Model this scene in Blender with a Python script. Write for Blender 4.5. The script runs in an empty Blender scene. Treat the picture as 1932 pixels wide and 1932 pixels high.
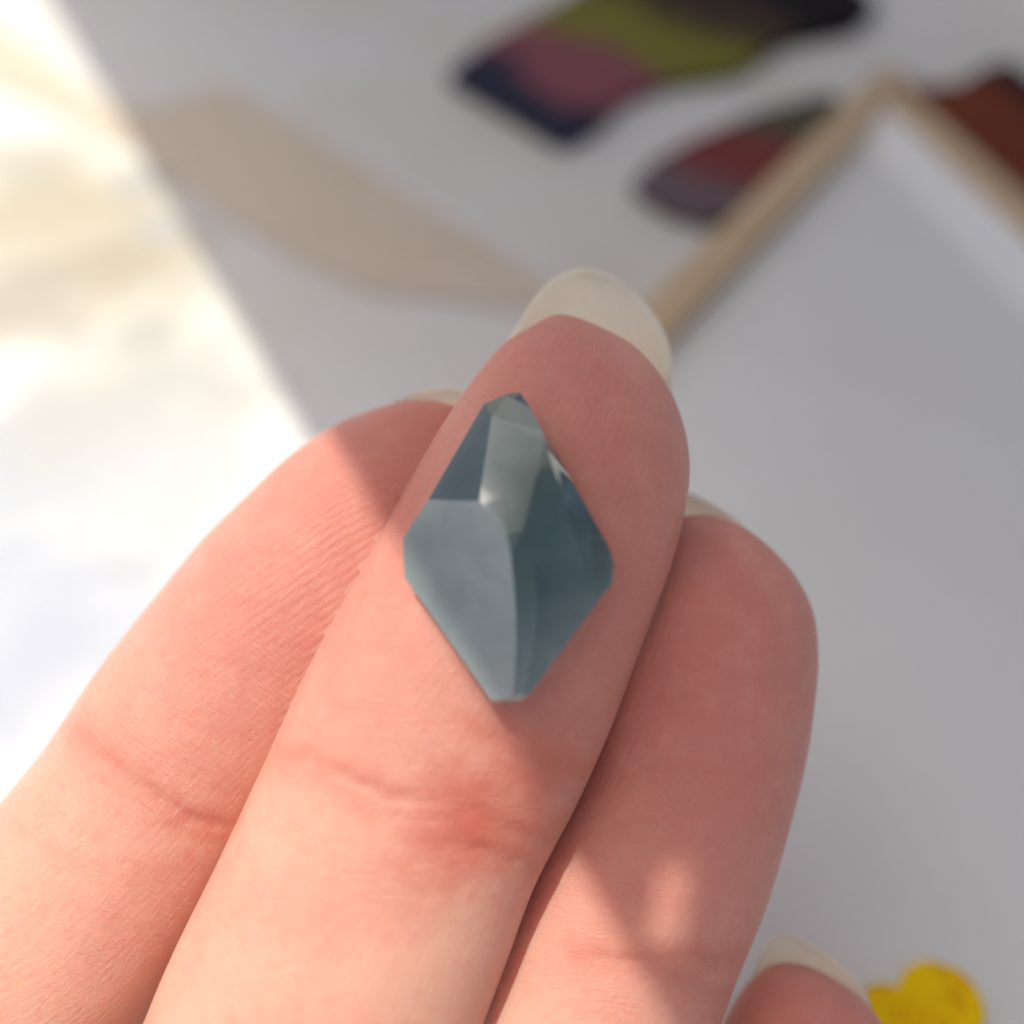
import bpy, bmesh, math, random
import numpy as np
from mathutils import Vector, Matrix
random.seed(4); np.random.seed(4)
C = bpy.context.scene.collection
mm = 0.001

# ------------------------------------------------------------------ camera
TH = 0.5                                     # tangent of the half field of view
_a, _b = 0.00852, -0.00398                   # table plane as seen by the camera
_n = np.array([0, _b / TH, _a]); H = 1 / np.linalg.norm(_n) * mm
UP = -_n / np.linalg.norm(_n)                # table normal in camera axes (x right, y up, z forward)
FW = np.array([0, -UP[2], UP[1]])
def ray(px, py): return np.array([(px - 966) / 966 * TH, (966 - py) / 966 * TH, 1.0])
def world(p):
    p = np.asarray(p, float)
    return np.stack([p[..., 0], p @ FW, H + p @ UP], -1)
def dirw(p): return world(p) - np.array([0, 0, H])
def at(px, py, zmm): return world(ray(px, py) * zmm * mm)
def on_table(px, py, h=0.0):
    r = ray(px, py); t = -(H - h * mm) / (r @ UP)
    return world(r * t)
def to_cam(w):
    w = np.asarray(w, float) - np.array([0, 0, H])
    R = np.array([[1, 0, 0], [0, FW[1], UP[1]], [0, FW[2], UP[2]]])   # rows: camera x, y, z in world axes
    return w @ R.T
cam = bpy.data.objects.new('camera', bpy.data.cameras.new('camera')); C.objects.link(cam)
xa, ya, za = Vector(dirw([1, 0, 0])), Vector(dirw([0, 1, 0])), -Vector(dirw([0, 0, 1]))
M = Matrix((xa, ya, za)).transposed().to_4x4(); M.translation = Vector((0, 0, H)); cam.matrix_world = M
cam.data.sensor_width = 36; cam.data.sensor_height = 36
cam.data.lens = 18 / TH
cam.data.clip_start = 0.002; cam.data.clip_end = 50
cam.data.dof.use_dof = True
cam.data.dof.focus_distance = 55.5 * mm
cam.data.dof.aperture_fstop = cam.data.lens / 3.0
bpy.context.scene.camera = cam

# ------------------------------------------------------------------ light
SUN = np.array([-0.44, 0.07, 1.2]); SUN /= np.linalg.norm(SUN)
elev = math.asin(SUN[2]); azim = math.atan2(SUN[0], SUN[1])
w = bpy.data.worlds.new('World'); bpy.context.scene.world = w; w.use_nodes = True
nt = w.node_tree
sky = nt.nodes.new('ShaderNodeTexSky'); sky.sky_type = 'NISHITA'; sky.sun_disc = False
sky.sun_elevation = elev; sky.sun_rotation = azim
sky.air_density = 0.35; sky.dust_density = 4.0; sky.ozone_density = 1.0
nt.links.new(sky.outputs[0], nt.nodes['Background'].inputs[0]); nt.nodes['Background'].inputs[1].default_value = 0.145
sun = bpy.data.objects.new('sun', bpy.data.lights.new('sun', 'SUN')); C.objects.link(sun)
sun.data.energy = 2.9; sun.data.angle = math.radians(0.6); sun.data.color = (1, 0.975, 0.88)
sun.rotation_euler = Vector(SUN).to_track_quat('Z', 'Y').to_euler()
sc = bpy.context.scene
sc.view_settings.view_transform = 'Standard'; sc.view_settings.look = 'None'; sc.view_settings.gamma = 1
sc.view_settings.exposure = 0.27
sc.cycles.use_denoising = True
sc.cycles.max_bounces = 12; sc.cycles.transmission_bounces = 8

# ------------------------------------------------------------------ helpers
def tag(o, label=None, cat=None, group=None, kind=None):
    if label: o['label'] = label
    if cat: o['category'] = cat
    if group: o['group'] = group
    if kind: o['kind'] = kind
    return o
def link(name, me, mat=None, parent=None, smooth=True):
    o = bpy.data.objects.new(name, me); C.objects.link(o)
    if mat: me.materials.append(mat)
    if parent: o.parent = parent
    if smooth: me.shade_smooth()
    return o
def empty(name, loc):
    o = bpy.data.objects.new(name, None); C.objects.link(o); o.location = Vector(loc); o.empty_display_size = 0.005
    return o
def mesh(name, v, f):
    me = bpy.data.meshes.new(name); me.from_pydata([tuple(map(float, p)) for p in v], [], [tuple(map(int, q)) for q in f]); me.update()
    return me
def put_under(o, parent):                    # parent while keeping world-space vertices in place
    o.parent = parent; o.matrix_parent_inverse = Matrix.Translation(-parent.location)
def prism(name, pts, z0, z1, mat, bevel=0.0, seg=2, parent=None):
    """solid with the given plan outline (metres)"""
    bm = bmesh.new()
    vs = [bm.verts.new((p[0], p[1], z0)) for p in pts]
    f = bm.faces.new(vs)
    if f.normal.z > 0: f.normal_flip()
    f.normal_update()
    r = bmesh.ops.extrude_face_region(bm, geom=[f])
    for e in r['geom']:
        if isinstance(e, bmesh.types.BMVert): e.co.z = z1
    bmesh.ops.recalc_face_normals(bm, faces=bm.faces)
    if bevel: bmesh.ops.bevel(bm, geom=bm.edges[:], offset=bevel, segments=seg, affect='EDGES', profile=0.6)
    me = bpy.data.meshes.new(name); bm.to_mesh(me); bm.free()
    o = link(name, me, mat, smooth=False)
    if parent: put_under(o, parent)
    return o
class NT:
    def __init__(s, name):
        s.m = bpy.data.materials.new(name); s.m.use_nodes = True; s.t = s.m.node_tree
        s.b = s.t.nodes['Principled BSDF']
    def n(s, kind, **kw):
        nd = s.t.nodes.new('ShaderNode' + kind)
        for k, v in kw.items():
            if k in nd.inputs: nd.inputs[k].default_value = v
            else: setattr(nd, k, v)
        return nd
    def l(s, a, b): s.t.links.new(a, b)
    def mixc(s, fac, a, b, blend='MIX'):
        nd = s.t.nodes.new('ShaderNodeMix'); nd.data_type = 'RGBA'; nd.blend_type = blend
        for sock, v in ((nd.inputs[0], fac), (nd.inputs[6], a), (nd.inputs[7], b)):
            if hasattr(v, 'is_linked'): s.l(v, sock)
            else: sock.default_value = v if not isinstance(v, tuple) else (*v, 1)
        return nd.outputs[2]
    def math(s, op, a, b=0.0, clamp=False):
        nd = s.t.nodes.new('ShaderNodeMath'); nd.operation = op; nd.use_clamp = clamp
        for sock, v in ((nd.inputs[0], a), (nd.inputs[1], b)):
            if hasattr(v, 'is_linked'): s.l(v, sock)
            else: sock.default_value = v
        return nd.outputs[0]
    def ramp(s, fac, stops):
        nd = s.t.nodes.new('ShaderNodeValToRGB'); s.l(fac, nd.inputs[0])
        el = nd.color_ramp.elements
        while len(el) < len(stops): el.new(0.5)
        for e, (p, c) in zip(el, stops): e.position = p; e.color = (*c, 1) if isinstance(c, tuple) else (c, c, c, 1)
        return nd.outputs[0]
    def set(s, **kw):
        for k, v in kw.items(): s.b.inputs[k.replace('_', ' ')].default_value = v

# ------------------------------------------------------------------ materials
def paper_material(name, col, var, scale=60, rough=0.7):
    k = NT(name); tc = k.n('TexCoord')
    n1 = k.n('TexNoise', Scale=scale, Detail=4.0); k.l(tc.outputs['Object'], n1.inputs['Vector'])
    f = k.ramp(n1.outputs[0], [(0.42, 0.0), (0.68, 1.0)])
    k.l(k.mixc(f, col, var), k.b.inputs['Base Color'])
    n2 = k.n('TexNoise', Scale=4000, Detail=2.0); k.l(tc.outputs['Object'], n2.inputs['Vector'])
    bp = k.n('Bump', Strength=0.12, Distance=0.00005); k.l(n2.outputs[0], bp.inputs['Height']); k.l(bp.outputs[0], k.b.inputs['Normal'])
    k.set(Roughness=rough)
    return k.m
M_table = paper_material('white_table', (0.70, 0.695, 0.66), (0.67, 0.635, 0.55), 22)
def stained(m, spots):
    t = m.node_tree; bs = t.nodes['Principled BSDF']; src = bs.inputs['Base Color'].links[0].from_socket
    tc = t.nodes.new('ShaderNodeTexCoord'); ns = t.nodes.new('ShaderNodeTexNoise'); ns.inputs['Scale'].default_value = 55; ns.inputs['Detail'].default_value = 4
    t.links.new(tc.outputs['Object'], ns.inputs['Vector'])
    for (x, y, r, c, amt) in spots:
        p = on_table(x, y)
        d = t.nodes.new('ShaderNodeVectorMath'); d.operation = 'DISTANCE'; t.links.new(tc.outputs['Object'], d.inputs[0]); d.inputs[1].default_value = tuple(p)
        a = t.nodes.new('ShaderNodeMath'); a.operation = 'MULTIPLY_ADD'; t.links.new(ns.outputs[0], a.inputs[0]); a.inputs[1].default_value = -r * 1.8 * mm; a.inputs[2].default_value = r * 0.9 * mm
        b = t.nodes.new('ShaderNodeMath'); b.operation = 'ADD'; t.links.new(d.outputs['Value'], b.inputs[0]); t.links.new(a.outputs[0], b.inputs[1])
        mr = t.nodes.new('ShaderNodeMapRange'); mr.interpolation_type = 'SMOOTHSTEP'; t.links.new(b.outputs[0], mr.inputs[0])
        for i, v in enumerate((r * 0.15 * mm, r * mm, amt, 0.0)): mr.inputs[i + 1].default_value = v
        mx = t.nodes.new('ShaderNodeMix'); mx.data_type = 'RGBA'; t.links.new(mr.outputs[0], mx.inputs[0]); t.links.new(src, mx.inputs[6]); mx.inputs[7].default_value = (*c, 1)
        src = mx.outputs[2]
    t.links.new(src, bs.inputs['Base Color'])
stained(M_table, [(110, 430, 34, (0.47, 0.41, 0.29), 0.9), (215, 520, 16, (0.44, 0.385, 0.28), 0.85), (30, 560, 18, (0.42, 0.375, 0.31), 0.8), (20, 300, 14, (0.46, 0.43, 0.35), 0.8), (420, 760, 12, (0.46, 0.44, 0.40), 0.7), (280, 640, 5, (0.42, 0.38, 0.31), 0.8), (265, 345, 7, (0.42, 0.41, 0.40), 0.8), (310, 430, 6, (0.42, 0.41, 0.41), 0.8), (60, 900, 30, (0.43, 0.46, 0.50), 0.85), (200, 760, 22, (0.48, 0.47, 0.43), 0.8), (235, 1080, 4, (0.45, 0.46, 0.43), 0.6), (60, 1230, 26, (0.42, 0.45, 0.52), 0.9), (330, 900, 20, (0.54, 0.54, 0.53), 0.7)])
M_tray = paper_material('white_tray_card', (0.79, 0.80, 0.755), (0.76, 0.755, 0.71), 30)
M_lip = paper_material('white_lip', (0.90, 0.91, 0.89), (0.89, 0.90, 0.88), 30)
M_shade = paper_material('white_shade_board', (0.75, 0.75, 0.75), (0.72, 0.72, 0.72), 10)
def wood_material(name, c0, c1):
    k = NT(name); tc = k.n('TexCoord'); mp = k.n('Mapping'); mp.inputs['Scale'].default_value = (60, 900, 900)
    k.l(tc.outputs['Object'], mp.inputs['Vector'])
    n1 = k.n('TexNoise', Scale=1.0, Detail=5.0); k.l(mp.outputs[0], n1.inputs['Vector'])
    k.l(k.mixc(k.ramp(n1.outputs[0], [(0.35, 0.0), (0.65, 1.0)]), c0, c1), k.b.inputs['Base Color'])
    bp = k.n('Bump', Strength=0.2, Distance=0.0001); k.l(n1.outputs[0], bp.inputs['Height']); k.l(bp.outputs[0], k.b.inputs['Normal'])
    k.set(Roughness=0.55)
    return k.m
M_rim = wood_material('pale_wood', (0.66, 0.49, 0.29), (0.56, 0.39, 0.21))
M_strip = wood_material('bleached_wood', (0.61, 0.51, 0.38), (0.66, 0.57, 0.45))

def skin_material():
    k = NT('skin'); tc = k.n('TexCoord'); ob = tc.outputs['Object']; uv = k.n('UVMap', uv_map='UVMap').outputs[0]
    n1 = k.n('TexNoise', Scale=150, Detail=3.0); k.l(ob, n1.inputs['Vector'])
    n2 = k.n('TexNoise', Scale=520, Detail=4.0, Roughness=0.6); k.l(ob, n2.inputs['Vector'])
    sp = k.n('SeparateXYZ'); k.l(uv, sp.inputs[0])
    along = k.math('ADD', sp.outputs[1], k.math('MULTIPLY', k.math('SUBTRACT', n1.outputs[0], 0.5), 26.0))     # mm from the fingertip
    tipc = k.ramp(k.math('DIVIDE', along, 60.0), [(0.05, (0.64, 0.25, 0.19)), (0.30, (0.67, 0.29, 0.22)), (0.48, (0.735, 0.405, 0.295)), (0.8, (0.75, 0.44, 0.315))])
    base = k.mixc(k.ramp(n1.outputs[0], [(0.36, 0.0), (0.66, 0.55)]), tipc, (0.68, 0.245, 0.185))
    base = k.mixc(k.ramp(n2.outputs[0], [(0.45, 0.0), (0.75, 0.35)]), base, (0.79, 0.41, 0.30))
    n3 = k.n('TexNoise', Scale=1500, Detail=3.0, Roughness=0.65); k.l(ob, n3.inputs['Vector'])
    base = k.mixc(k.ramp(n3.outputs[0], [(0.36, 0.16), (0.5, 0.0)]), base, (0.66, 0.2, 0.14))
    fu = k.n('UVMap', uv_map='flush'); fs = k.n('SeparateXYZ'); k.l(fu.outputs[0], fs.inputs[0])
    base = k.mixc(k.math('MULTIPLY', fs.outputs[0], 0.42, True), base, (0.60, 0.17, 0.11))          # folds are redder
    for (pt, r, am) in ((at(885, 1565, 51.5), 4.2, 0.6), (at(1000, 1440, 52), 5.0, 0.3), (at(390, 1555, 55), 3.0, 0.45)):      # flushed skin at the joints
        d = k.n('VectorMath', operation='DISTANCE'); k.l(ob, d.inputs[0]); d.inputs[1].default_value = tuple(pt)
        f = k.math('SUBTRACT', 1.0, k.math('DIVIDE', k.math('ADD', d.outputs['Value'], k.math('MULTIPLY', k.math('SUBTRACT', n2.outputs[0], 0.5), 0.006)), r * mm), True)
        base = k.mixc(k.math('MULTIPLY', f, am * 1.6, True), base, (0.62, 0.17, 0.11))
    k.l(base, k.b.inputs['Base Color'])
    k.set(Subsurface_Weight=0.82, Subsurface_Scale=0.0027, Roughness=0.5, IOR=1.4)
    k.b.inputs['Subsurface Radius'].default_value = (1.0, 0.32, 0.18)
    k.b.inputs['Specular IOR Level'].default_value = 0.45
    # relief: ridges along the pad, cross lines, pores (UV is in millimetres: u round the finger, v along it)
    def mapped(sx, sy, rot=0.0):
        mp = k.n('Mapping'); mp.inputs['Scale'].default_value = (sx, sy, 1); mp.inputs['Rotation'].default_value = (0, 0, rot)
        k.l(uv, mp.inputs['Vector']); return mp.outputs[0]
    wv = k.n('TexWave', Scale=0.62, Distortion=7.0, Detail=2.0); wv.inputs['Detail Scale'].default_value = 0.12
    k.l(mapped(1.0, 0.55, 0.5), wv.inputs['Vector'])
    ln = k.n('TexNoise', Scale=1.0, Detail=5.0, Roughness=0.62); k.l(mapped(0.75, 4.6, 0.12), ln.inputs['Vector'])     # cross lines
    lg = k.n('TexNoise', Scale=1.0, Detail=4.0, Roughness=0.6); k.l(mapped(4.2, 0.4, -0.1), lg.inputs['Vector'])     # long lines
    po = k.n('TexVoronoi', Scale=2.6, feature='DISTANCE_TO_EDGE'); k.l(mapped(1, 1), po.inputs['Vector'])
    fine = k.n('TexNoise', Scale=9.0, Detail=3.0); k.l(mapped(1, 1), fine.inputs['Vector'])
    msk = k.ramp(n1.outputs[0], [(0.40, 0.15), (0.62, 1.0)])
    h = k.math('MULTIPLY', wv.outputs[0], k.ramp(k.math('DIVIDE', along, 60.0), [(0.25, 0.19), (0.45, 0.09)]))
    h = k.math('ADD', h, k.math('MULTIPLY', k.math('MULTIPLY', ln.outputs[0], msk), 1.5))
    h = k.math('ADD', h, k.math('MULTIPLY', lg.outputs[0], 0.55))
    h = k.math('ADD', h, k.math('MULTIPLY', k.math('MINIMUM', po.outputs[0], 0.15), 0.9))
    h = k.math('ADD', h, k.math('MULTIPLY', fine.outputs[0], 0.22))
    bp = k.n('Bump', Strength=0.75, Distance=0.0001); k.l(h, bp.inputs['Height']); k.l(bp.outputs[0], k.b.inputs['Normal'])
    # dry surface film: crisp glints that the soft body of the skin does not blur
    gl = k.n('TexNoise', Scale=1.0, Detail=6.0, Roughness=0.7); k.l(mapped(1.3, 5.5, 0.15), gl.inputs['Vector'])
    hh = k.math('ADD', h, k.math('MULTIPLY', gl.outputs[0], 0.9))
    b2 = k.n('Bump', Strength=1.0, Distance=0.00021); k.l(hh, b2.inputs['Height']); k.l(b2.outputs[0], k.b.inputs['Coat Normal'])
    k.set(Coat_Weight=0.6, Coat_Roughness=0.22, Coat_IOR=1.45)
    rg = k.math('ADD', k.math('MULTIPLY', n2.outputs[0], 0.3), 0.30); k.l(rg, k.b.inputs['Roughness'])
    return k.m
M_skin = skin_material()
def nail_material():
    k = NT('nail'); tc = k.n('TexCoord')
    n1 = k.n('TexNoise', Scale=260, Detail=3.0); k.l(tc.outputs['Object'], n1.inputs['Vector'])
    mp = k.n('Mapping'); mp.inputs['Scale'].default_value = (26, 1.6, 1); k.l(tc.outputs['UV'], mp.inputs['Vector'])
    st_ = k.n('TexNoise', Scale=1.0, Detail=4.0); k.l(mp.outputs[0], st_.inputs['Vector'])
    cn = k.mixc(k.ramp(st_.outputs[0], [(0.35, 0.0), (0.7, 1.0)]), (0.98, 0.94, 0.84), (0.90, 0.83, 0.68))
    cn = k.mixc(k.ramp(n1.outputs[0], [(0.4, 0.0), (0.75, 0.6)]), cn, (0.93, 0.84, 0.66))
    k.l(cn, k.b.inputs['Base Color'])
    nb = k.n('Bump', Strength=0.35, Distance=0.00005); k.l(st_.outputs[0], nb.inputs['Height']); k.l(nb.outputs[0], k.b.inputs['Normal'])
    tr = k.n('BsdfTranslucent', Color=(1.0, 0.97, 0.88, 1)); mx = k.n('MixShader'); mx.inputs[0].default_value = 0.55
    k.l(k.b.outputs[0], mx.inputs[1]); k.l(tr.outputs[0], mx.inputs[2]); k.l(mx.outputs[0], k.t.nodes['Material Output'].inputs[0])
    k.set(Roughness=0.22, IOR=1.5, Coat_Weight=0.5, Coat_Roughness=0.1)
    k.b.inputs['Subsurface Radius'].default_value = (1, 0.75, 0.5)
    return k.m
M_nail = nail_material()
def stone_material():
    """clear smoky teal body with facet reflections painted in as paler zones (the corner attribute 'painted_sheen')"""
    k = NT('smoky_teal_stone'); tc = k.n('TexCoord')
    at_ = k.n('Attribute', attribute_name='painted_sheen')
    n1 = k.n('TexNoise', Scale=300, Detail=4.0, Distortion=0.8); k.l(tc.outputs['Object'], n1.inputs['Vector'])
    sheen = k.math('ADD', at_.outputs['Fac'], k.math('MULTIPLY', k.math('SUBTRACT', n1.outputs[0], 0.5), 0.4), True)
    k.l(k.mixc(sheen, (0.15, 0.33, 0.31), (0.46, 0.53, 0.50)), k.b.inputs['Base Color'])
    k.l(k.math('SUBTRACT', 0.88, k.math('MULTIPLY', sheen, 0.62)), k.b.inputs['Transmission Weight'])
    k.l(k.math('ADD', 0.025, k.math('MULTIPLY', sheen, 0.13)), k.b.inputs['Roughness'])
    n2 = k.n('TexNoise', Scale=1400, Detail=3.0); k.l(tc.outputs['Object'], n2.inputs['Vector'])
    be = k.n('Bevel', samples=6, Radius=0.00009)
    bp = k.n('Bump', Strength=0.1, Distance=0.00002); k.l(n2.outputs[0], bp.inputs['Height']); k.l(be.outputs[0], bp.inputs['Normal']); k.l(bp.outputs[0], k.b.inputs['Normal'])
    k.set(IOR=1.6, Coat_Weight=1.0, Coat_Roughness=0.04, Coat_IOR=1.6)
    k.l(bp.outputs[0], k.b.inputs['Coat Normal'])
    return k.m
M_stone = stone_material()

# ------------------------------------------------------------------ the setting
T = 1.2
tbl = link('table_top', mesh('table_top', [(-T, -T, 0), (T, -T, 0), (T, T, 0), (-T, T, 0)], [(0, 1, 2, 3)]), M_table, smooth=False)
tag(tbl, 'white table top, sunlit on the left and shaded on the right', 'table', kind='structure')

# unseen board added out of frame whose straight edge throws the shade over the right of the table
P1, P2 = on_table(92, 0), on_table(580, 830)
P3 = at(922, 1330, 53.0)
N = np.cross(P2 - P1, P3 - P1); N /= np.linalg.norm(N)
if N[0] > 0: N = -N                          # towards the sunlit side
SUNP = SUN - N * (SUN @ N)                   # sun direction inside the shade plane
err = math.degrees(math.acos(min(1, SUN @ SUNP / np.linalg.norm(SUNP))))
SUN = SUNP / np.linalg.norm(SUNP)
sun.rotation_euler = Vector(SUN).to_track_quat('Z', 'Y').to_euler()
sky.sun_elevation = math.asin(SUN[2]); sky.sun_rotation = math.atan2(SUN[0], SUN[1])
print('sun adjusted', err, SUN)
A0 = P1 + SUN * 0.18; A1 = P3 + SUN * 0.16
ed = (A1 - A0) / np.linalg.norm(A1 - A0)
E0, E1 = A0 - ed * 0.25, A1 + ed * 0.12
out = -N
bw = [E0, E1, E1 + out * 0.22, E0 + out * 0.22]
pn = np.cross(ed, out); pn /= np.linalg.norm(pn)
def onto(p): return p + SUN * (((E0 - p) @ pn) / (SUN @ pn))
chink = [onto(at(*q)) for q in ((1250, 1640, 54.6), (1312, 1635, 54.9), (1282, 1790, 54.2), (1218, 1795, 54.0))]   # a small gap cut in the added board, lets a patch of sun onto the ring finger
cc = sum(chink) / 4
def ang(p, c): return math.atan2((p - c) @ out, (p - c) @ ed)
chink.sort(key=lambda p: ang(p, cc)); bw.sort(key=lambda p: ang(p, cc))
shade_ob = link('added_shade_board', mesh('added_shade_board', bw + chink, [(i, (i + 1) % 4, 4 + (i + 1) % 4, 4 + i) for i in range(4)]), M_shade, smooth=False)
sm_ = shade_ob.modifiers.new('thickness', 'SOLIDIFY'); sm_.thickness = 0.0015
tag(shade_ob, 'white board added out of view to shade the right of the table', 'shade board', kind='structure')

# ------------------------------------------------------------------ hand
def catmull(P, u):
    P = np.asarray(P, float); n = len(P)
    u = np.clip(u, 0, n - 1 - 1e-9); i = np.floor(u).astype(int); t = (u - i)[:, None]
    p1, p2 = P[i], P[np.minimum(i + 1, n - 1)]
    p0 = np.where((i > 0)[:, None], P[np.maximum(i - 1, 0)], 2 * p1 - p2)
    p3 = np.where((i < n - 2)[:, None], P[np.minimum(i + 2, n - 1)], 2 * p2 - p1)
    return 0.5 * (2 * p1 + (p2 - p0) * t + (2 * p0 - 5 * p1 + 4 * p2 - p3) * t ** 2 + (3 * p1 - p0 - 3 * p2 + p3) * t ** 3)
NS = 144
def finger(tip, pairs, base, kthick, step=0.00022):
    """tip: (px,py,z); pairs from the tip down: (Lx,Ly,Rx,Ry,z); base: world stations (x,y,z,halfwidth) in mm out to the palm."""
    L = [at(p[0], p[1], p[4]) for p in pairs]; R = [at(p[2], p[3], p[4]) for p in pairs]
    side = (R[-1] - L[-1]); side /= np.linalg.norm(side)
    prev = (L[-1] + R[-1]) / 2
    for (x, y, z, hw) in base:
        c = np.array([x, y + 7, z + 5]) * mm; d = c - prev; prev = c
        s = np.cross(d, [0, 0, 1.0]); s /= np.linalg.norm(s)
        if s @ side < 0: s = -s
        s = (s + side) / np.linalg.norm(s + side)
        L.append(c - s * hw * mm); R.append(c + s * hw * mm)
    n = len(L)
    P = np.array(L[::-1] + [at(*tip)] + R)
    ks = np.array([kthick[0]] + [kthick[min(i, len(kthick) - 1)] for i in range(n)])
    # sampling: fine near the tip
    us = [0.0]; 
    fine_u = np.linspace(0, n, 4000)
    ctr = (catmull(P, n - fine_u) + catmull(P, n + fine_u)) / 2
    arc = np.concatenate([[0], np.cumsum(np.linalg.norm(np.diff(ctr, axis=0), axis=1))])
    wid = np.linalg.norm(catmull(P, n + fine_u) - catmull(P, n - fine_u), axis=1)
    met = arc + 0.5 * np.concatenate([[0], np.cumsum(np.abs(np.diff(wid)))])
    m = int(met[-1] / step)
    us = np.interp(np.linspace(0, met[-1], m), met, fine_u)[1:]
    Lc, Rc = catmull(P, n - us), catmull(P, n + us)
    cen = (Lc + Rc) / 2; a = (Rc - Lc) / 2
    g = np.exp(-0.5 * (np.arange(-75, 76) / 26.0) ** 2); g /= g.sum()
    def soft(A): return np.stack([np.convolve(np.pad(A[:, i], 75, mode='reflect', reflect_type='odd'), g, 'valid') for i in range(3)], 1)
    wgt = np.clip((us - (len(pairs) - 2.2)) / 1.2, 0, 1)[:, None]; wgt = wgt * wgt * (3 - 2 * wgt)        # only the stretch out towards the palm
    cen = cen * (1 - wgt) + soft(cen) * wgt; a = a * (1 - wgt) + soft(a) * wgt
    tang = np.gradient(cen, axis=0)
    b = np.cross(a, tang); b /= np.linalg.norm(b, axis=1)[:, None]
    camv = np.array([0, 0, H]) - cen
    b *= np.sign((b * camv).sum(1))[:, None]
    kk = catmull(ks[:, None], us)[:, 0]
    for _ in range(60): b[1:-1] = (b[:-2] + 2 * b[1:-1] + b[2:]) / 4
    hw = np.linalg.norm(a, axis=1)
    b = b / np.linalg.norm(b, axis=1)[:, None] * (hw * kk)[:, None]
    th = np.linspace(0, 2 * math.pi, NS, endpoint=False)
    cs, sn = np.cos(th), np.sin(th)
    e = 0.92                                  # slightly squared section
    cx, sx = np.sign(cs) * np.abs(cs) ** e, np.sign(sn) * np.abs(sn) ** e
    V = cen[:, None] + a[:, None] * cx[None, :, None] + b[:, None] * sx[None, :, None]
    arcs = np.interp(us, fine_u, arc)
    return dict(V=V, cen=cen, b=b, a=a, arc=arcs, hw=hw, tip=at(*tip), th=th)
def crease(F, pts, depth, width):
    """a groove along an image polyline, cut into the palm side of finger F"""
    V = F['V']; cv = to_cam(V); px = cv[..., 0] / cv[..., 2] / TH * 966 + 966; py = 966 - cv[..., 1] / cv[..., 2] / TH * 966
    ph = pts[0][0] * 0.37 + pts[0][1] * 0.21
    qx, qy = px, py
    px = qx + 3.2 * np.sin(qy / 8.3 + ph) + 2.2 * np.sin(qx / 5.1 + 2 * ph); py = qy + 3.4 * np.sin(qx / 9.7 + ph * 1.3) + 2.0 * np.sin(qx / 4.3 - ph) + 1.6 * np.sin(qy / 5.9 + ph)
    best = np.full(px.shape, 1e9); tt = np.zeros(px.shape); L = 0
    segs = list(zip(pts[:-1], pts[1:])); tot = sum(math.dist(p, q) for p, q in segs)
    for (p, q) in segs:
        d = np.array(q, float) - p; ll = math.hypot(*d)
        t = np.clip(((px - p[0]) * d[0] + (py - p[1]) * d[1]) / ll ** 2, 0, 1)
        dist = np.hypot(px - p[0] - t * d[0], py - p[1] - t * d[1])
        k = dist < best; best = np.where(k, dist, best); tt = np.where(k, (L + t * ll) / tot, tt); L += ll
    bn = F['b'] / np.linalg.norm(F['b'], axis=1)[:, None]
    front = np.clip(((V - F['cen'][:, None]) * bn[:, None]).sum(-1) / (F['hw'][:, None] * 0.3 + 1e-9), 0, 1)
    x = best / (0.9 * width)
    prof = np.exp(-x ** 2) - 0.14 * np.exp(-((x - 2.0) / 1.1) ** 2)
    amt = 0.6 * depth * mm * prof * front * np.clip(np.sin(math.pi * np.clip(tt, 0.02, 0.98)) * 1.6, 0, 1) * (0.72 + 0.28 * np.sin(tt * 19 + ph) * np.sin(tt * 7.3 + 2 * ph))
    F['V'] = V - bn[:, None] * amt[..., None]
    fl = F.setdefault('flush', np.zeros(px.shape)); F['flush'] = np.maximum(fl, min(1, depth / 0.2) * np.exp(-(best / (2.5 * width)) ** 2) * front)

mid = finger((1098, 602, 60.2),
    [(1046, 595, 1154, 629, 60.2), (1001, 618, 1200, 660, 60.1), (945, 657, 1240, 707, 59.9), (892, 720, 1272, 765, 59.6), (845, 790, 1292, 830, 59.3),
     (802, 862, 1298, 895, 59), (752, 953, 1290, 965, 58.7), (702, 1046, 1266, 1060, 58.4), (650, 1138, 1235, 1150, 58.1), (598, 1235, 1199, 1245, 57.8),
     (549, 1335, 1151, 1372, 57.4), (488, 1469, 1085, 1520, 57), (417, 1620, 1010, 1665, 56.4), (337, 1785, 960, 1800, 55.9), (273, 1940, 907, 1945, 55.3), (205, 2120, 840, 2130, 54.7), (140, 2330, 775, 2340, 54)],
    [(-24, -8, 15, 9), (-31, -28, 15, 9.5), (-35, -50, 16, 9)], [0.40, 0.54, 0.65, 0.72, 0.77, 0.79, 0.77, 0.76, 0.75, 0.74, 0.72, 0.71, 0.73, 0.76, 0.78])
idx_pairs = [(851, 764, 925, 815, 62), (800, 757, 950, 860, 62), (747, 760, 962, 925, 62), (690, 778, 957, 1000, 62), (628, 806, 937, 1085, 61.8), (549, 862, 900, 1165, 61.6),
     (470, 937, 845, 1245, 61.3), (390, 1016, 770, 1330, 61), (291, 1135, 675, 1440, 60.6), (192, 1262, 580, 1560, 60.1), (92, 1410, 490, 1700, 59.6), (-2, 1528, 400, 1840, 59.1), (-120, 1690, 300, 2000, 58.3)]
idx_pairs = [(p[0], p[1], p[2] - min(34, 8 * i), p[3] - min(27, 6 * i), p[4] + min(2.0, 0.42 * i)) for i, p in enumerate(idx_pairs)]
idx = finger((892, 778, 62), idx_pairs,
    [(-37, 8, 16, 8.6), (-47, -12, 16, 9), (-52, -36, 16, 9)], [0.5, 0.62, 0.72, 0.79, 0.83, 0.84, 0.82, 0.8, 0.78, 0.8, 0.82])
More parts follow.
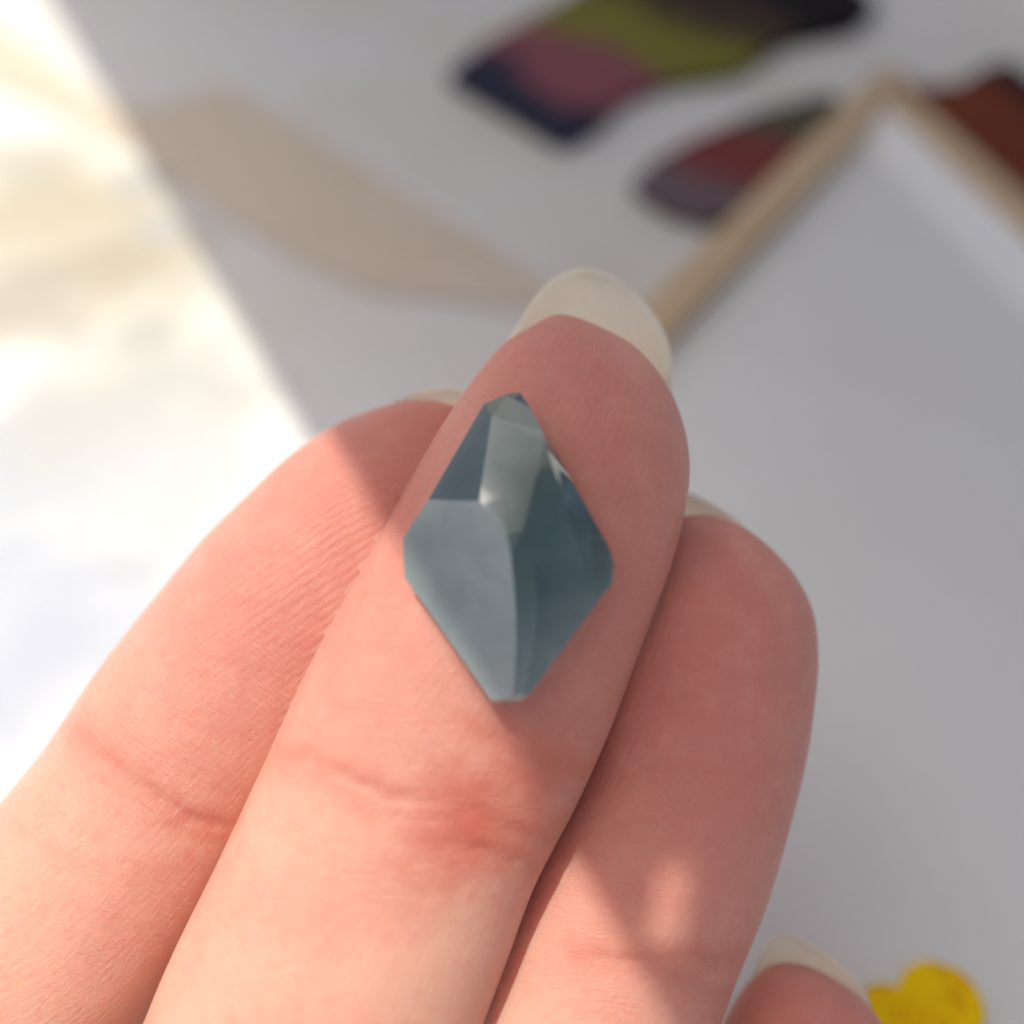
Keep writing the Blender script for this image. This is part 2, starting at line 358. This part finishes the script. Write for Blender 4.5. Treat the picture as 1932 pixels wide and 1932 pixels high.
rng = finger((1315, 971, 61.8),
    [(1268, 983, 1362, 978, 61.8), (1215, 1015, 1415, 1003, 61.8), (1175, 1060, 1466, 1048, 61.8), (1145, 1120, 1504, 1100, 61.7), (1125, 1190, 1529, 1160, 61.6), (1110, 1270, 1536, 1240, 61.4),
     (1095, 1350, 1530, 1320, 61.2), (1075, 1430, 1514, 1430, 61), (1020, 1535, 1481, 1562, 60.6), (955, 1668, 1434, 1718, 60.1), (885, 1815, 1376, 1868, 59.4), (800, 1975, 1310, 2020, 58.6)],
    [(1, 6, 15.5, 7.6), (-6, -18, 15, 8.6), (-12, -42, 16, 9)], [0.5, 0.62, 0.72, 0.79, 0.83, 0.84, 0.82, 0.8, 0.79, 0.79, 0.8])
pin = finger((1505, 1823, 62.2),
    [(1457, 1824, 1553, 1837, 62.2), (1420, 1854, 1605, 1869, 62.1), (1390, 1896, 1648, 1908, 62), (1366, 1948, 1676, 1962, 61.8), (1345, 2020, 1692, 2040, 61.5), (1325, 2120, 1688, 2140, 61), (1290, 2260, 1665, 2280, 60.2)],
    [(11, -10, 16, 6.6), (6, -34, 16, 8), (3, -50, 16, 8)], [0.5, 0.66, 0.78, 0.84, 0.85])
for F, cl in ((mid, [([(470, 1420), (590, 1432), (650, 1462), (740, 1503), (850, 1515)], 0.30, 14), ([(860, 1510), (960, 1560), (1090, 1600)], 0.22, 14), ([(890, 1370), (980, 1420), (1100, 1450)], 0.18, 11),
                     ([(800, 1585), (900, 1600), (1030, 1640)], 0.26, 13), ([(560, 1440), (640, 1490), (700, 1545)], 0.12, 8), ([(620, 1330), (760, 1345)], 0.05, 6), ([(640, 1210), (750, 1222)], 0.04, 5)]),
              (idx, [([(150, 1385), (210, 1440), (280, 1490), (350, 1535), (440, 1560)], 0.30, 13), ([(330, 1545), (380, 1548), (450, 1570)], 0.3, 11), ([(360, 1230), (460, 1262), (530, 1280)], 0.07, 7),
                     ([(410, 1058), (500, 1045), (570, 1060)], 0.06, 7), ([(300, 1330), (380, 1375), (470, 1390)], 0.05, 6), ([(390, 1150), (470, 1135), (540, 1150)], 0.05, 6), ([(30, 1560), (120, 1620), (200, 1640)], 0.06, 8)]),
              (mid, [([(500, 1400), (600, 1412), (690, 1440)], 0.07, 6), ([(700, 1520), (790, 1545), (880, 1540)], 0.08, 6), ([(930, 1420), (1010, 1470), (1090, 1500)], 0.08, 6), ([(900, 1490), (980, 1520), (1070, 1555)], 0.07, 6), ([(1120, 675), (1150, 720), (1165, 770), (1172, 830)], 0.05, 4), ([(840, 1530), (870, 1575), (930, 1600)], 0.12, 10)]),
              (idx, [([(190, 1400), (260, 1450), (330, 1500)], 0.08, 6), ([(120, 1420), (190, 1475), (270, 1520)], 0.07, 6), ([(240, 1500), (320, 1560), (420, 1590)], 0.07, 6)]),
              (rng, [([(1110, 1825), (1220, 1838), (1330, 1828)], 0.07, 6), ([(1120, 1775), (1230, 1790), (1380, 1780)], 0.06, 6)]),
              (rng, [([(1090, 1800), (1200, 1812), (1300, 1805), (1400, 1810)], 0.26, 13), ([(1270, 1830), (1340, 1870), (1390, 1885)], 0.16, 10), ([(1150, 1470), (1280, 1455), (1400, 1470)], 0.05, 8)])):
    for pts, dp, wd in cl: crease(F, pts, dp, wd)
# short fine wrinkles over the index and middle finger
rs = random.Random(7)
for i in range(16):
    x = rs.uniform(120, 420); y = 1900 - x * 1.9 + rs.uniform(-260, 120)
    if y < 1120: continue
    crease(idx, [(x, y), (x + 45, y + 14 + rs.uniform(-5, 5)), (x + 95, y + 26)], rs.uniform(0.02, 0.045), rs.uniform(3.5, 5))
for i in range(9):
    x = 610 + i * 17 + rs.uniform(-8, 8); y = 1290 - i * 26 + rs.uniform(-40, 40)
    crease(mid, [(x, y), (x + 35, y - 90), (x + 66, y - 190)], rs.uniform(0.025, 0.05), rs.uniform(3.5, 5))

# the stone's resting plane, pressed a little into the fingertip
SO = ray(960, 1030) * 51.7 * mm
SN = np.array([-0.13, 0.19, -0.97]); SN /= np.linalg.norm(SN)
SXc = np.cross([0, 1, 0], SN); SXc /= np.linalg.norm(SXc); SYc = np.cross(SN, SXc)
if SXc[0] < 0: SXc = -SXc
if SYc[1] < 0: SYc = -SYc
cv = to_cam(mid['V'])
dd = (cv - SO) @ SN; ex = (cv - SO) @ SXc / (6.6 * mm); ey = (cv - SO) @ SYc / (9.6 * mm)
msk = 1 - np.clip((np.sqrt(ex ** 2 + ey ** 2) - 0.75) / 0.7, 0, 1); msk = msk * msk * (3 - 2 * msk)
push = np.where(dd > -0.06 * mm, (dd + 0.06 * mm), 0) * msk
print('max push mm', push.max() * 1000)
mid['V'] = mid['V'] - dirw(SN)[None, None] * push[..., None]

def tube_mesh(F, name):
    V = F['V']; m = len(V); pts = V.reshape(-1, 3); tip = len(pts); pts = np.vstack([pts, F['tip'][None], F['cen'][-1:]])
    faces = []; uvs = []
    r = np.maximum(F['hw'], 1e-4) * 1000
    rr = np.full(m, np.percentile(r, 70))
    u = (F['th'][None, :] - math.pi / 2); u = (u + math.pi) % (2 * math.pi) - math.pi
    def uvq(i, j, wrap): return ((F['th'][j % NS] + (2 * math.pi if wrap else 0)) * rr[i], F['arc'][i] * 1000)
    for i in range(m - 1):
        for j in range(NS):
            j2 = (j + 1) % NS; wr = j2 == 0
            faces.append((i * NS + j, i * NS + j2, (i + 1) * NS + j2, (i + 1) * NS + j))
            uvs += [uvq(i, j, 0), uvq(i, j2, wr), uvq(i + 1, j2, wr), uvq(i + 1, j, 0)]
    for j in range(NS):
        j2 = (j + 1) % NS; wr = j2 == 0
        faces.append((tip, j2, j)); uvs += [(F['th'][j] * rr[0], 0), uvq(0, j2, wr), uvq(0, j, 0)]
        faces.append((tip + 1, (m - 1) * NS + j, (m - 1) * NS + j2)); uvs += [(0, 200), uvq(m - 1, j, 0), uvq(m - 1, j2, wr)]
    me = mesh(name, pts, faces)
    lay = me.uv_layers.new(name='UVMap'); lay.data.foreach_set('uv', np.array(uvs, dtype=np.float32).ravel())
    fl = np.zeros(len(pts)); 
    if 'flush' in F: fl[:tip] = F['flush'].ravel()
    vi = np.zeros(len(me.loops), dtype=np.int32); me.loops.foreach_get('vertex_index', vi)
    lay2 = me.uv_layers.new(name='flush'); lay2.data.foreach_set('uv', np.stack([fl[vi], fl[vi] * 0], 1).astype(np.float32).ravel())
    lay.active = True; lay.active_render = True
    bm = bmesh.new(); bm.from_mesh(me)
    if bm.calc_volume(signed=True) < 0: bmesh.ops.reverse_faces(bm, faces=bm.faces)
    bm.to_mesh(me); bm.free()
    return me
def loft_section(st, step=0.0015):
    """palm and thumb: stations (x,y,z,halfwidth,halfthickness) in mm"""
    st = (np.array(st, float) + np.array([0, 7, 4, 0, 0])) * mm
    n = len(st); us = np.linspace(0, n - 1, 90); S = catmull(st, us)
    cen = S[:, :3]; tg = np.gradient(cen, axis=0); sd = np.cross(tg, [0, 0, 1.0]); sd /= np.linalg.norm(sd, axis=1)[:, None]
    bn = np.cross(sd, tg); bn /= np.linalg.norm(bn, axis=1)[:, None]; bn *= np.sign(bn[:, 2])[:, None]
    th = np.linspace(0, 2 * math.pi, NS, endpoint=False); cs, sn = np.cos(th), np.sin(th)
    cx, sx = np.sign(cs) * np.abs(cs) ** 0.8, np.sign(sn) * np.abs(sn) ** 0.8
    V = cen[:, None] + (sd * S[:, 3:4])[:, None] * cx[None, :, None] + (bn * S[:, 4:5])[:, None] * sx[None, :, None]
    arc = np.concatenate([[0], np.cumsum(np.linalg.norm(np.diff(cen, axis=0), axis=1))])
    return dict(V=V, cen=cen, tip=cen[0] - tg[0] * 0.2, hw=S[:, 3], arc=arc + 0.1, th=th)
palm = loft_section([(-17, -26, 16, 12, 4), (-18, -29, 16, 30, 8), (-20, -36, 16, 38, 10.5), (-26, -60, 17, 41, 13), (-34, -90, 18, 38, 14), (-42, -112, 19, 30, 15), (-50, -135, 20, 26, 15), (-62, -180, 26, 28, 20), (-75, -240, 36, 34, 26)])
thumb = loft_section([(-100, -25, 27, 1.5, 1.2), (-99, -28, 27, 6, 4), (-96, -36, 27, 9.5, 7), (-90, -52, 25, 9.5, 8), (-80, -70, 22, 12, 10), (-64, -92, 18, 16, 13), (-50, -104, 18, 12, 10)])
parts = [('fingers', idx), ('m', mid), ('r', rng), ('p', pin), ('palm', palm), ('t', thumb)]
hand = link('hand', tube_mesh(palm, 'hand'), M_skin)
tmp = []
for nm, F in parts:
    if F is palm: continue
    o = link('tmp', tube_mesh(F, 'tmp')); tmp.append(o)
    md = hand.modifiers.new('union', 'BOOLEAN'); md.operation = 'UNION'; md.object = o; md.solver = 'MANIFOLD'
dg = bpy.context.evaluated_depsgraph_get()
me = bpy.data.meshes.new_from_object(hand.evaluated_get(dg), preserve_all_data_layers=True, depsgraph=dg)
print('hand union', len(me.vertices), len(me.polygons), [l.name for l in me.uv_layers], sum(len(o.data.vertices) for o in tmp))
hand.modifiers.clear(); hand.data = me; me.name = 'hand'
if not me.materials: me.materials.append(M_skin)
for o in tmp:
    d = o.data; bpy.data.objects.remove(o); bpy.data.meshes.remove(d)
me.shade_smooth()
tag(hand, 'left hand, palm side up, balancing the blue-grey stone on its middle fingertip', 'hand')

def nail(tip, pairs, arch, label=None, thick=0.3):
    n = len(pairs)
    P = np.array([at(p[0], p[1], p[4]) for p in pairs][::-1] + [at(*tip)] + [at(p[2], p[3], p[4]) for p in pairs])
    us = np.linspace(0, 1, 60) ** 1.5 * n; us[0] = 0.01
    Lc, Rc = catmull(P, n - us), catmull(P, n + us)
    cen = (Lc + Rc) / 2; a = (Rc - Lc) / 2; hw = np.linalg.norm(a, axis=1)
    back = dirw([0, 0, 1.0])
    t = np.linspace(-1, 1, 41)
    V = cen[:, None] + a[:, None] * t[None, :, None] + back[None, None] * (arch * hw[:, None] * (1 - t[None, :] ** 2))[..., None]
    m, k = V.shape[:2]
    f = [(i * k + j, i * k + j + 1, (i + 1) * k + j + 1, (i + 1) * k + j) for i in range(m - 1) for j in range(k - 1)]
    me = mesh('fingernail', V.reshape(-1, 3), f)
    tt_ = np.array([[(j / (k - 1), us[i] / n) for j in range(k)] for i in range(m)]).reshape(-1, 2)
    vi = np.zeros(len(me.loops), dtype=np.int32); me.loops.foreach_get('vertex_index', vi)
    me.uv_layers.new(name='UVMap').data.foreach_set('uv', tt_[vi].astype(np.float32).ravel())
    o = link('fingernail', me, M_nail, hand)
    s = o.modifiers.new('thickness', 'SOLIDIFY'); s.thickness = thick * mm; s.offset = 0
    if label: o['label'] = label
    return o
nail((1108, 511, 62.6), [(1074, 515, 1143, 518, 62.6), (1042, 530, 1177, 537, 62.4), (1010, 564, 1212, 566, 62.1), (980, 611, 1238, 600, 61.8), (955, 650, 1257, 637, 61.5), (930, 690, 1265, 675, 61.3), (905, 735, 1265, 712, 61.2), (895, 780, 1268, 760, 61.4)], 0.4)
nail((850, 734, 63.6), [(815, 736, 885, 745, 63.6), (780, 744, 915, 770, 63.4), (755, 755, 935, 800, 63.2), (735, 770, 950, 840, 63), (722, 800, 955, 890, 63)], 0.3)
nail((1285, 930, 63.4), [(1250, 938, 1320, 941, 63.4), (1220, 955, 1350, 956, 63.3), (1195, 980, 1380, 976, 63.2), (1175, 1010, 1402, 994, 63), (1165, 1050, 1425, 1025, 63)], 0.3)
nail((1490, 1766, 63.6), [(1468, 1768, 1512, 1773, 63.6), (1451, 1781, 1545, 1792, 63.4), (1436, 1808, 1580, 1814, 63.1), (1424, 1838, 1611, 1840, 62.7), (1414, 1862, 1628, 1864, 62.5), (1406, 1890, 1640, 1892, 62.4), (1405, 1930, 1650, 1930, 62.5)], 0.3)

# ------------------------------------------------------------------ the stone
def zs(x, y): return (1100 + x / 1.84) * 0.6389, (1100 + y / 1.84) * 0.6389
def spt(x, y, h):
    r = ray(*zs(x, y)); o = SO + SN * h * mm
    t = (o @ SN) / (r @ SN); return world(r * t)
out_ = [(605, 170), (735, 113), (800, 108), (940, 330), (1285, 950), (1316, 1040), (1297, 1155), (1235, 1232), (862, 1738), (800, 1785), (645, 1785), (175, 1115), (165, 900), (300, 690)]
inn = {'a': (735, 128, 0.95), 'b': (648, 240, 1.25), 'c': (612, 480, 2.0), 'd': (582, 700, 2.6), 'e': (705, 810, 2.75), 'f': (750, 980, 2.7), 'g': (776, 1250, 2.4), 'h': (782, 1500, 1.75), 'i': (765, 1765, 0.9),
       'p': (862, 195, 1.0), 'q': (925, 320, 1.65), 'r': (940, 400, 2.1), 's': (1020, 650, 1.95), 't': (1100, 900, 1.65), 'u': (1192, 1130, 1.1), 'm': (800, 930, 2.4), 'n': (880, 600, 2.5)}
sv, ix = [], {}
cx0 = sum(p[0] for p in out_) / len(out_); cy0 = sum(p[1] for p in out_) / len(out_)
for i, (x, y) in enumerate(out_): ix[f'o{i}'] = len(sv); sv.append(spt(x, y, 0.72))
for i, (x, y) in enumerate(out_): ix[f'k{i}'] = len(sv); sv.append(spt(cx0 + (x - cx0) * 0.965, cy0 + (y - cy0) * 0.975, 0.0))
for k_, (x, y, h) in inn.items(): ix[k_] = len(sv); sv.append(spt(x, y, h))
GR = [['o13 o0 b c', 'o13 c d'], ['o0 o1 a b'], ['o13 d e o12', 'o12 e f o11', 'o11 f g', 'o11 g h o10', 'o10 h i'], ['a p q b'], ['b q r c', 'c r n d', 'd n e', 'e n m f'],
      ['n r s', 'n s t m', 'm t u', 'f m g', 'm u g', 'g u o7', 'g o7 o8 h', 'h o8 i'], ['i o8 o9', 'i o9 o10'],
      ['a o1 o2 p', 'p o2 o3 q', 'q o3 r', 'r o3 o4 s', 's o4 t', 't o4 o5 u', 'u o5 o6', 'u o6 o7']]
bm = bmesh.new(); bv_ = [bm.verts.new(p) for p in sv]; gid = {}
for g_, fl in enumerate(GR):
    for t_ in fl:
        f = bm.faces.new([bv_[ix[q]] for q in t_.split()]); f.material_index = 0; gid[f] = g_
n_ = len(out_)
for i in range(n_):
    f = bm.faces.new([bv_[ix[f'k{i}']], bv_[ix[f'k{(i + 1) % n_}']], bv_[ix[f'o{(i + 1) % n_}']], bv_[ix[f'o{i}']]]); gid[f] = 100 + i
f = bm.faces.new([bv_[ix[f'k{i}']] for i in range(n_)][::-1]); gid[f] = 99
bmesh.ops.recalc_face_normals(bm, faces=bm.faces)
if bm.calc_volume(signed=True) < 0: bmesh.ops.reverse_faces(bm, faces=bm.faces)
print('stone open edges', sum(1 for e in bm.edges if len(e.link_faces) != 2))
for e in bm.edges:
    if len(e.link_faces) == 2 and gid[e.link_faces[0]] != gid[e.link_faces[1]]: e.smooth = False
for f in bm.faces: f.smooth = True
me = bpy.data.meshes.new('gemstone'); bm.to_mesh(me); bm.free()
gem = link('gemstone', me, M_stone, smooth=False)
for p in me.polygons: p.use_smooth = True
PAINTED_SHEEN = [dict(all=0.08), dict(all=0.1, a=0.4), dict(all=0.8, o12=0.55, d=0.95, i=0.95, o10=0.95, o11=0.7), dict(all=0.6), dict(all=0.8, d=0.9, m=0.1, n=0.12, r=0.45, f=0.3, e=0.6),
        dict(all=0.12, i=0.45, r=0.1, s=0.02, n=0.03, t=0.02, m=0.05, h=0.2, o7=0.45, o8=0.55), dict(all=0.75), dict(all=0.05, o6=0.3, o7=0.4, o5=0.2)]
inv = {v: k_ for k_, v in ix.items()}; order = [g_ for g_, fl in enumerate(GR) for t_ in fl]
col_ = me.color_attributes.new('painted_sheen', 'FLOAT_COLOR', 'CORNER')  # pale and dark facet tones painted in, standing in for reflections
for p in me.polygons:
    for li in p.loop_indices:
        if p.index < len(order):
            d_ = PAINTED_SHEEN[order[p.index]]; v_ = d_.get(inv[me.loops[li].vertex_index], d_['all'])
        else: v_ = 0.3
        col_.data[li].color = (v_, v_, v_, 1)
tag(gem, 'kite-shaped smoky blue-grey faceted stone resting on the middle fingertip', 'gemstone')

# ------------------------------------------------------------------ tray with a pale wooden rim
Cn = on_table(1650, 175); D1 = on_table(1225, 610) - Cn; D2 = on_table(1932, 440) - Cn
D1 /= np.linalg.norm(D1); D2 /= np.linalg.norm(D2)
tray = empty('tray', (Cn[0], Cn[1], 0)); tag(tray, 'white tray with a pale wooden rim lying behind the fingers', 'tray')
L1, L2 = 0.190, 0.150
ins1 = np.array([-D1[1], D1[0], 0]); ins1 *= np.sign(ins1 @ D2); ins2 = np.array([-D2[1], D2[0], 0]); ins2 *= np.sign(ins2 @ D1)
def quad(o, d, l, ins, w): return [o, o + d * l, o + d * l + ins * w, o + ins * w]
FLOOR = 0.0016
c4 = [Cn, Cn + D1 * L1, Cn + D1 * L1 + D2 * L2, Cn + D2 * L2]
prism('tray_floor', c4, 0.0003, FLOOR, M_tray, parent=tray)
RW1, RW2 = 0.0058, 0.0058
prism('rim_bar', quad(Cn, D1, L1, ins1, RW1), FLOOR + 2e-5, 0.0050, M_rim, 0.0005, parent=tray)
prism('rim_bar', quad(Cn + D2 * (RW1 / abs(D2 @ ins1) + 1e-5), D2, L2 - 0.012, ins2, RW2), FLOOR + 2e-5, 0.0050, M_rim, 0.0005, parent=tray)

lip = prism('inner_lip', quad(Cn + ins2 * (RW2 + 1e-5) + D2 * 0.012, D2, L2 - 0.03, ins2, 0.0075), FLOOR + 2e-5, 0.0042, M_lip, parent=tray)
for v in lip.data.vertices:                  # slopes down from the rim to the floor
    if v.co.z > 0.003 and (np.array(v.co) - Cn) @ ins2 > RW2 + 0.003: v.co.z = FLOOR + 0.0004

# ------------------------------------------------------------------ pale wooden strip lying across the table
st = [on_table(x, y) for x, y in ((-300, -180), (0, 55), (215, 212), (300, 205), (431, 165), (700, 330), (958, 490), (1110, 585), (960, 580), (694, 552), (546, 482), (397, 392), (248, 275), (0, 165), (-300, 0))]
tag(prism('wooden_strip', st, 0.0002, 0.0007, M_strip, 0.0002), 'pale bleached wooden strip crossing from sun into shade on the table', 'wooden strip')

# ------------------------------------------------------------------ coloured crystal slices
def crystal_material(name, stops, p, q):
    """colour zones across the slice: position 0 at image point p, 1 at q, zones running along the slice's short edge"""
    k = NT(name); tc = k.n('TexCoord')
    A, B = on_table(*p[0]), on_table(*q); e = on_table(*p[1]) - A; e /= np.linalg.norm(e)
    nrm = np.array([-e[1], e[0], 0]); d = (B - A) @ nrm
    if d < 0: nrm, d = -nrm, -d
    vm = k.n('VectorMath', operation='DOT_PRODUCT'); k.l(tc.outputs['Object'], vm.inputs[0]); vm.inputs[1].default_value = tuple(nrm / d)
    n1 = k.n('TexNoise', Scale=75.0, Detail=3.0); k.l(tc.outputs['Object'], n1.inputs['Vector'])
    f = k.math('ADD', k.math('SUBTRACT', vm.outputs['Value'], float(A @ nrm / d)), k.math('MULTIPLY', k.math('SUBTRACT', n1.outputs[0], 0.5), 0.3))
    k.l(k.ramp(f, stops), k.b.inputs['Base Color'])
    k.set(Roughness=0.7); k.b.inputs['Specular IOR Level'].default_value = 0.08
    return k.m
def crystal(pix, hgt, mat, label):
    pts = [on_table(x, y) for x, y in pix]
    me_o = prism('crystal_slice', pts, 0.0002, hgt * mm, mat, 0.0008, 2)
    tag(me_o, label, 'crystal slice', 'coloured crystal slices on the table')
    return me_o
navy, mauve, olive, brown, black = (0.03, 0.03, 0.055), (0.24, 0.08, 0.095), (0.19, 0.18, 0.03), (0.06, 0.038, 0.022), (0.012, 0.007, 0.007)
maroon, rust, green, grey = (0.20, 0.045, 0.04), (0.17, 0.04, 0.015), (0.09, 0.085, 0.05), (0.15, 0.11, 0.12)
crystal([(845, 165), (900, 115), (1010, 50), (1070, 15), (1300, -130), (1560, -60), (1650, 30), (1610, 70), (1480, 95), (1390, 155), (1250, 175), (1180, 205), (1120, 262), (1060, 292)], 3,
        crystal_material('banded_crystal', [(0.0, navy), (0.10, navy), (0.17, mauve), (0.33, mauve), (0.42, olive), (0.55, olive), (0.64, brown), (0.76, brown), (0.86, black)], ((850, 180), (1060, 292)), (1660, 60)), 'long crystal slice banded navy, mauve, olive and near black')
crystal([(1190, 372), (1230, 330), (1300, 290), (1430, 235), (1560, 200), (1620, 260), (1440, 420), (1330, 440), (1250, 415)], 3,
        crystal_material('maroon_crystal', [(0.0, grey), (0.15, grey), (0.35, maroon), (0.62, maroon), (0.8, green)], ((1190, 370), (1330, 440)), (1480, 230)), 'maroon crystal slice half hidden behind the left arm of the wooden rim')
crystal([(1680, 175), (1740, 190), (1800, 185), (1850, 150), (1900, 140), (1960, 190), (2050, 250), (2150, 420), (2050, 480), (1800, 290)], 3,
        crystal_material('rust_crystal', [(0.0, rust), (0.5, rust), (0.75, (0.05, 0.018, 0.014)), (0.95, black)], ((1690, 190), (2000, 440)), (1930, 150)), 'rust-brown crystal slice outside the corner of the wooden rim')

# ------------------------------------------------------------------ pressed yellow flower on the tray
def flower_material():
    k = NT('yellow_petal'); tc = k.n('TexCoord')
    n1 = k.n('TexNoise', Scale=420, Detail=4.0); k.l(tc.outputs['Object'], n1.inputs['Vector'])
    k.l(k.mixc(k.ramp(n1.outputs[0], [(0.45, 0.0), (0.75, 1.0)]), (1.0, 0.66, 0.002), (0.78, 0.42, 0.002)), k.b.inputs['Base Color'])
    k.set(Roughness=0.7); k.b.inputs['Specular IOR Level'].default_value = 0.15; return k.m
M_pet = flower_material()
fc = on_table(1735, 1978, 2)
flw = empty('pressed_flower', (fc[0], fc[1], FLOOR)); tag(flw, 'pressed bright yellow flower lying on the white tray by the little finger', 'flower')
p1 = on_table(1795, 1850, 2) - fc; ang0 = math.atan2(p1[1], p1[0]); R0 = 4.3
for kx in range(5):
    an = ang0 + kx * math.radians(72) + (0.05 if kx == 1 else 0)
    d = np.array([math.cos(an), math.sin(an), 0]); s = np.array([-d[1], d[0], 0])
    rows = []; rsc = (1.0, 0.72, 0.8, 0.85, 0.9)[kx]
    lim = 24
    pts = []
    for r_ in (1 - (1 - np.linspace(0.06, 1, 14)) ** 2 * 0.94 / 0.8836):
        wd = 3.2 * (math.sqrt(max(0.0, 1 - ((r_ - 0.58) / 0.42) ** 2)) if r_ > 0.58 else 0.35 + 0.65 * math.sin(r_ / 0.58 * math.pi / 2))
        for q in np.linspace(-1, 1, 9):
            z = 0.25 + 0.18 * math.sin(q * 5 + kx) * r_ + 0.25 * r_ * q * q + 0.015 * kx
            pts.append(np.array([fc[0], fc[1], FLOOR]) + (d * r_ * 7.2 * rsc + s * q * wd * rsc) * mm + np.array([0, 0, z * mm]))
    f = [(i * 9 + j, i * 9 + j + 1, (i + 1) * 9 + j + 1, (i + 1) * 9 + j) for i in range(13) for j in range(8)]
    o = link('petal', mesh('petal', pts, f), M_pet); put_under(o, flw)
    sd = o.modifiers.new('thickness', 'SOLIDIFY'); sd.thickness = 0.00012
bm = bmesh.new(); bmesh.ops.create_icosphere(bm, subdivisions=3, radius=0.0014)
for v in bm.verts: v.co.z *= 0.5; v.co *= 1 + 0.08 * random.uniform(-1, 1); v.co += Vector((fc[0], fc[1], FLOOR + 0.0006))
me = bpy.data.meshes.new('flower_centre'); bm.to_mesh(me); bm.free()
o = link('flower_centre', me, M_pet); put_under(o, flw)
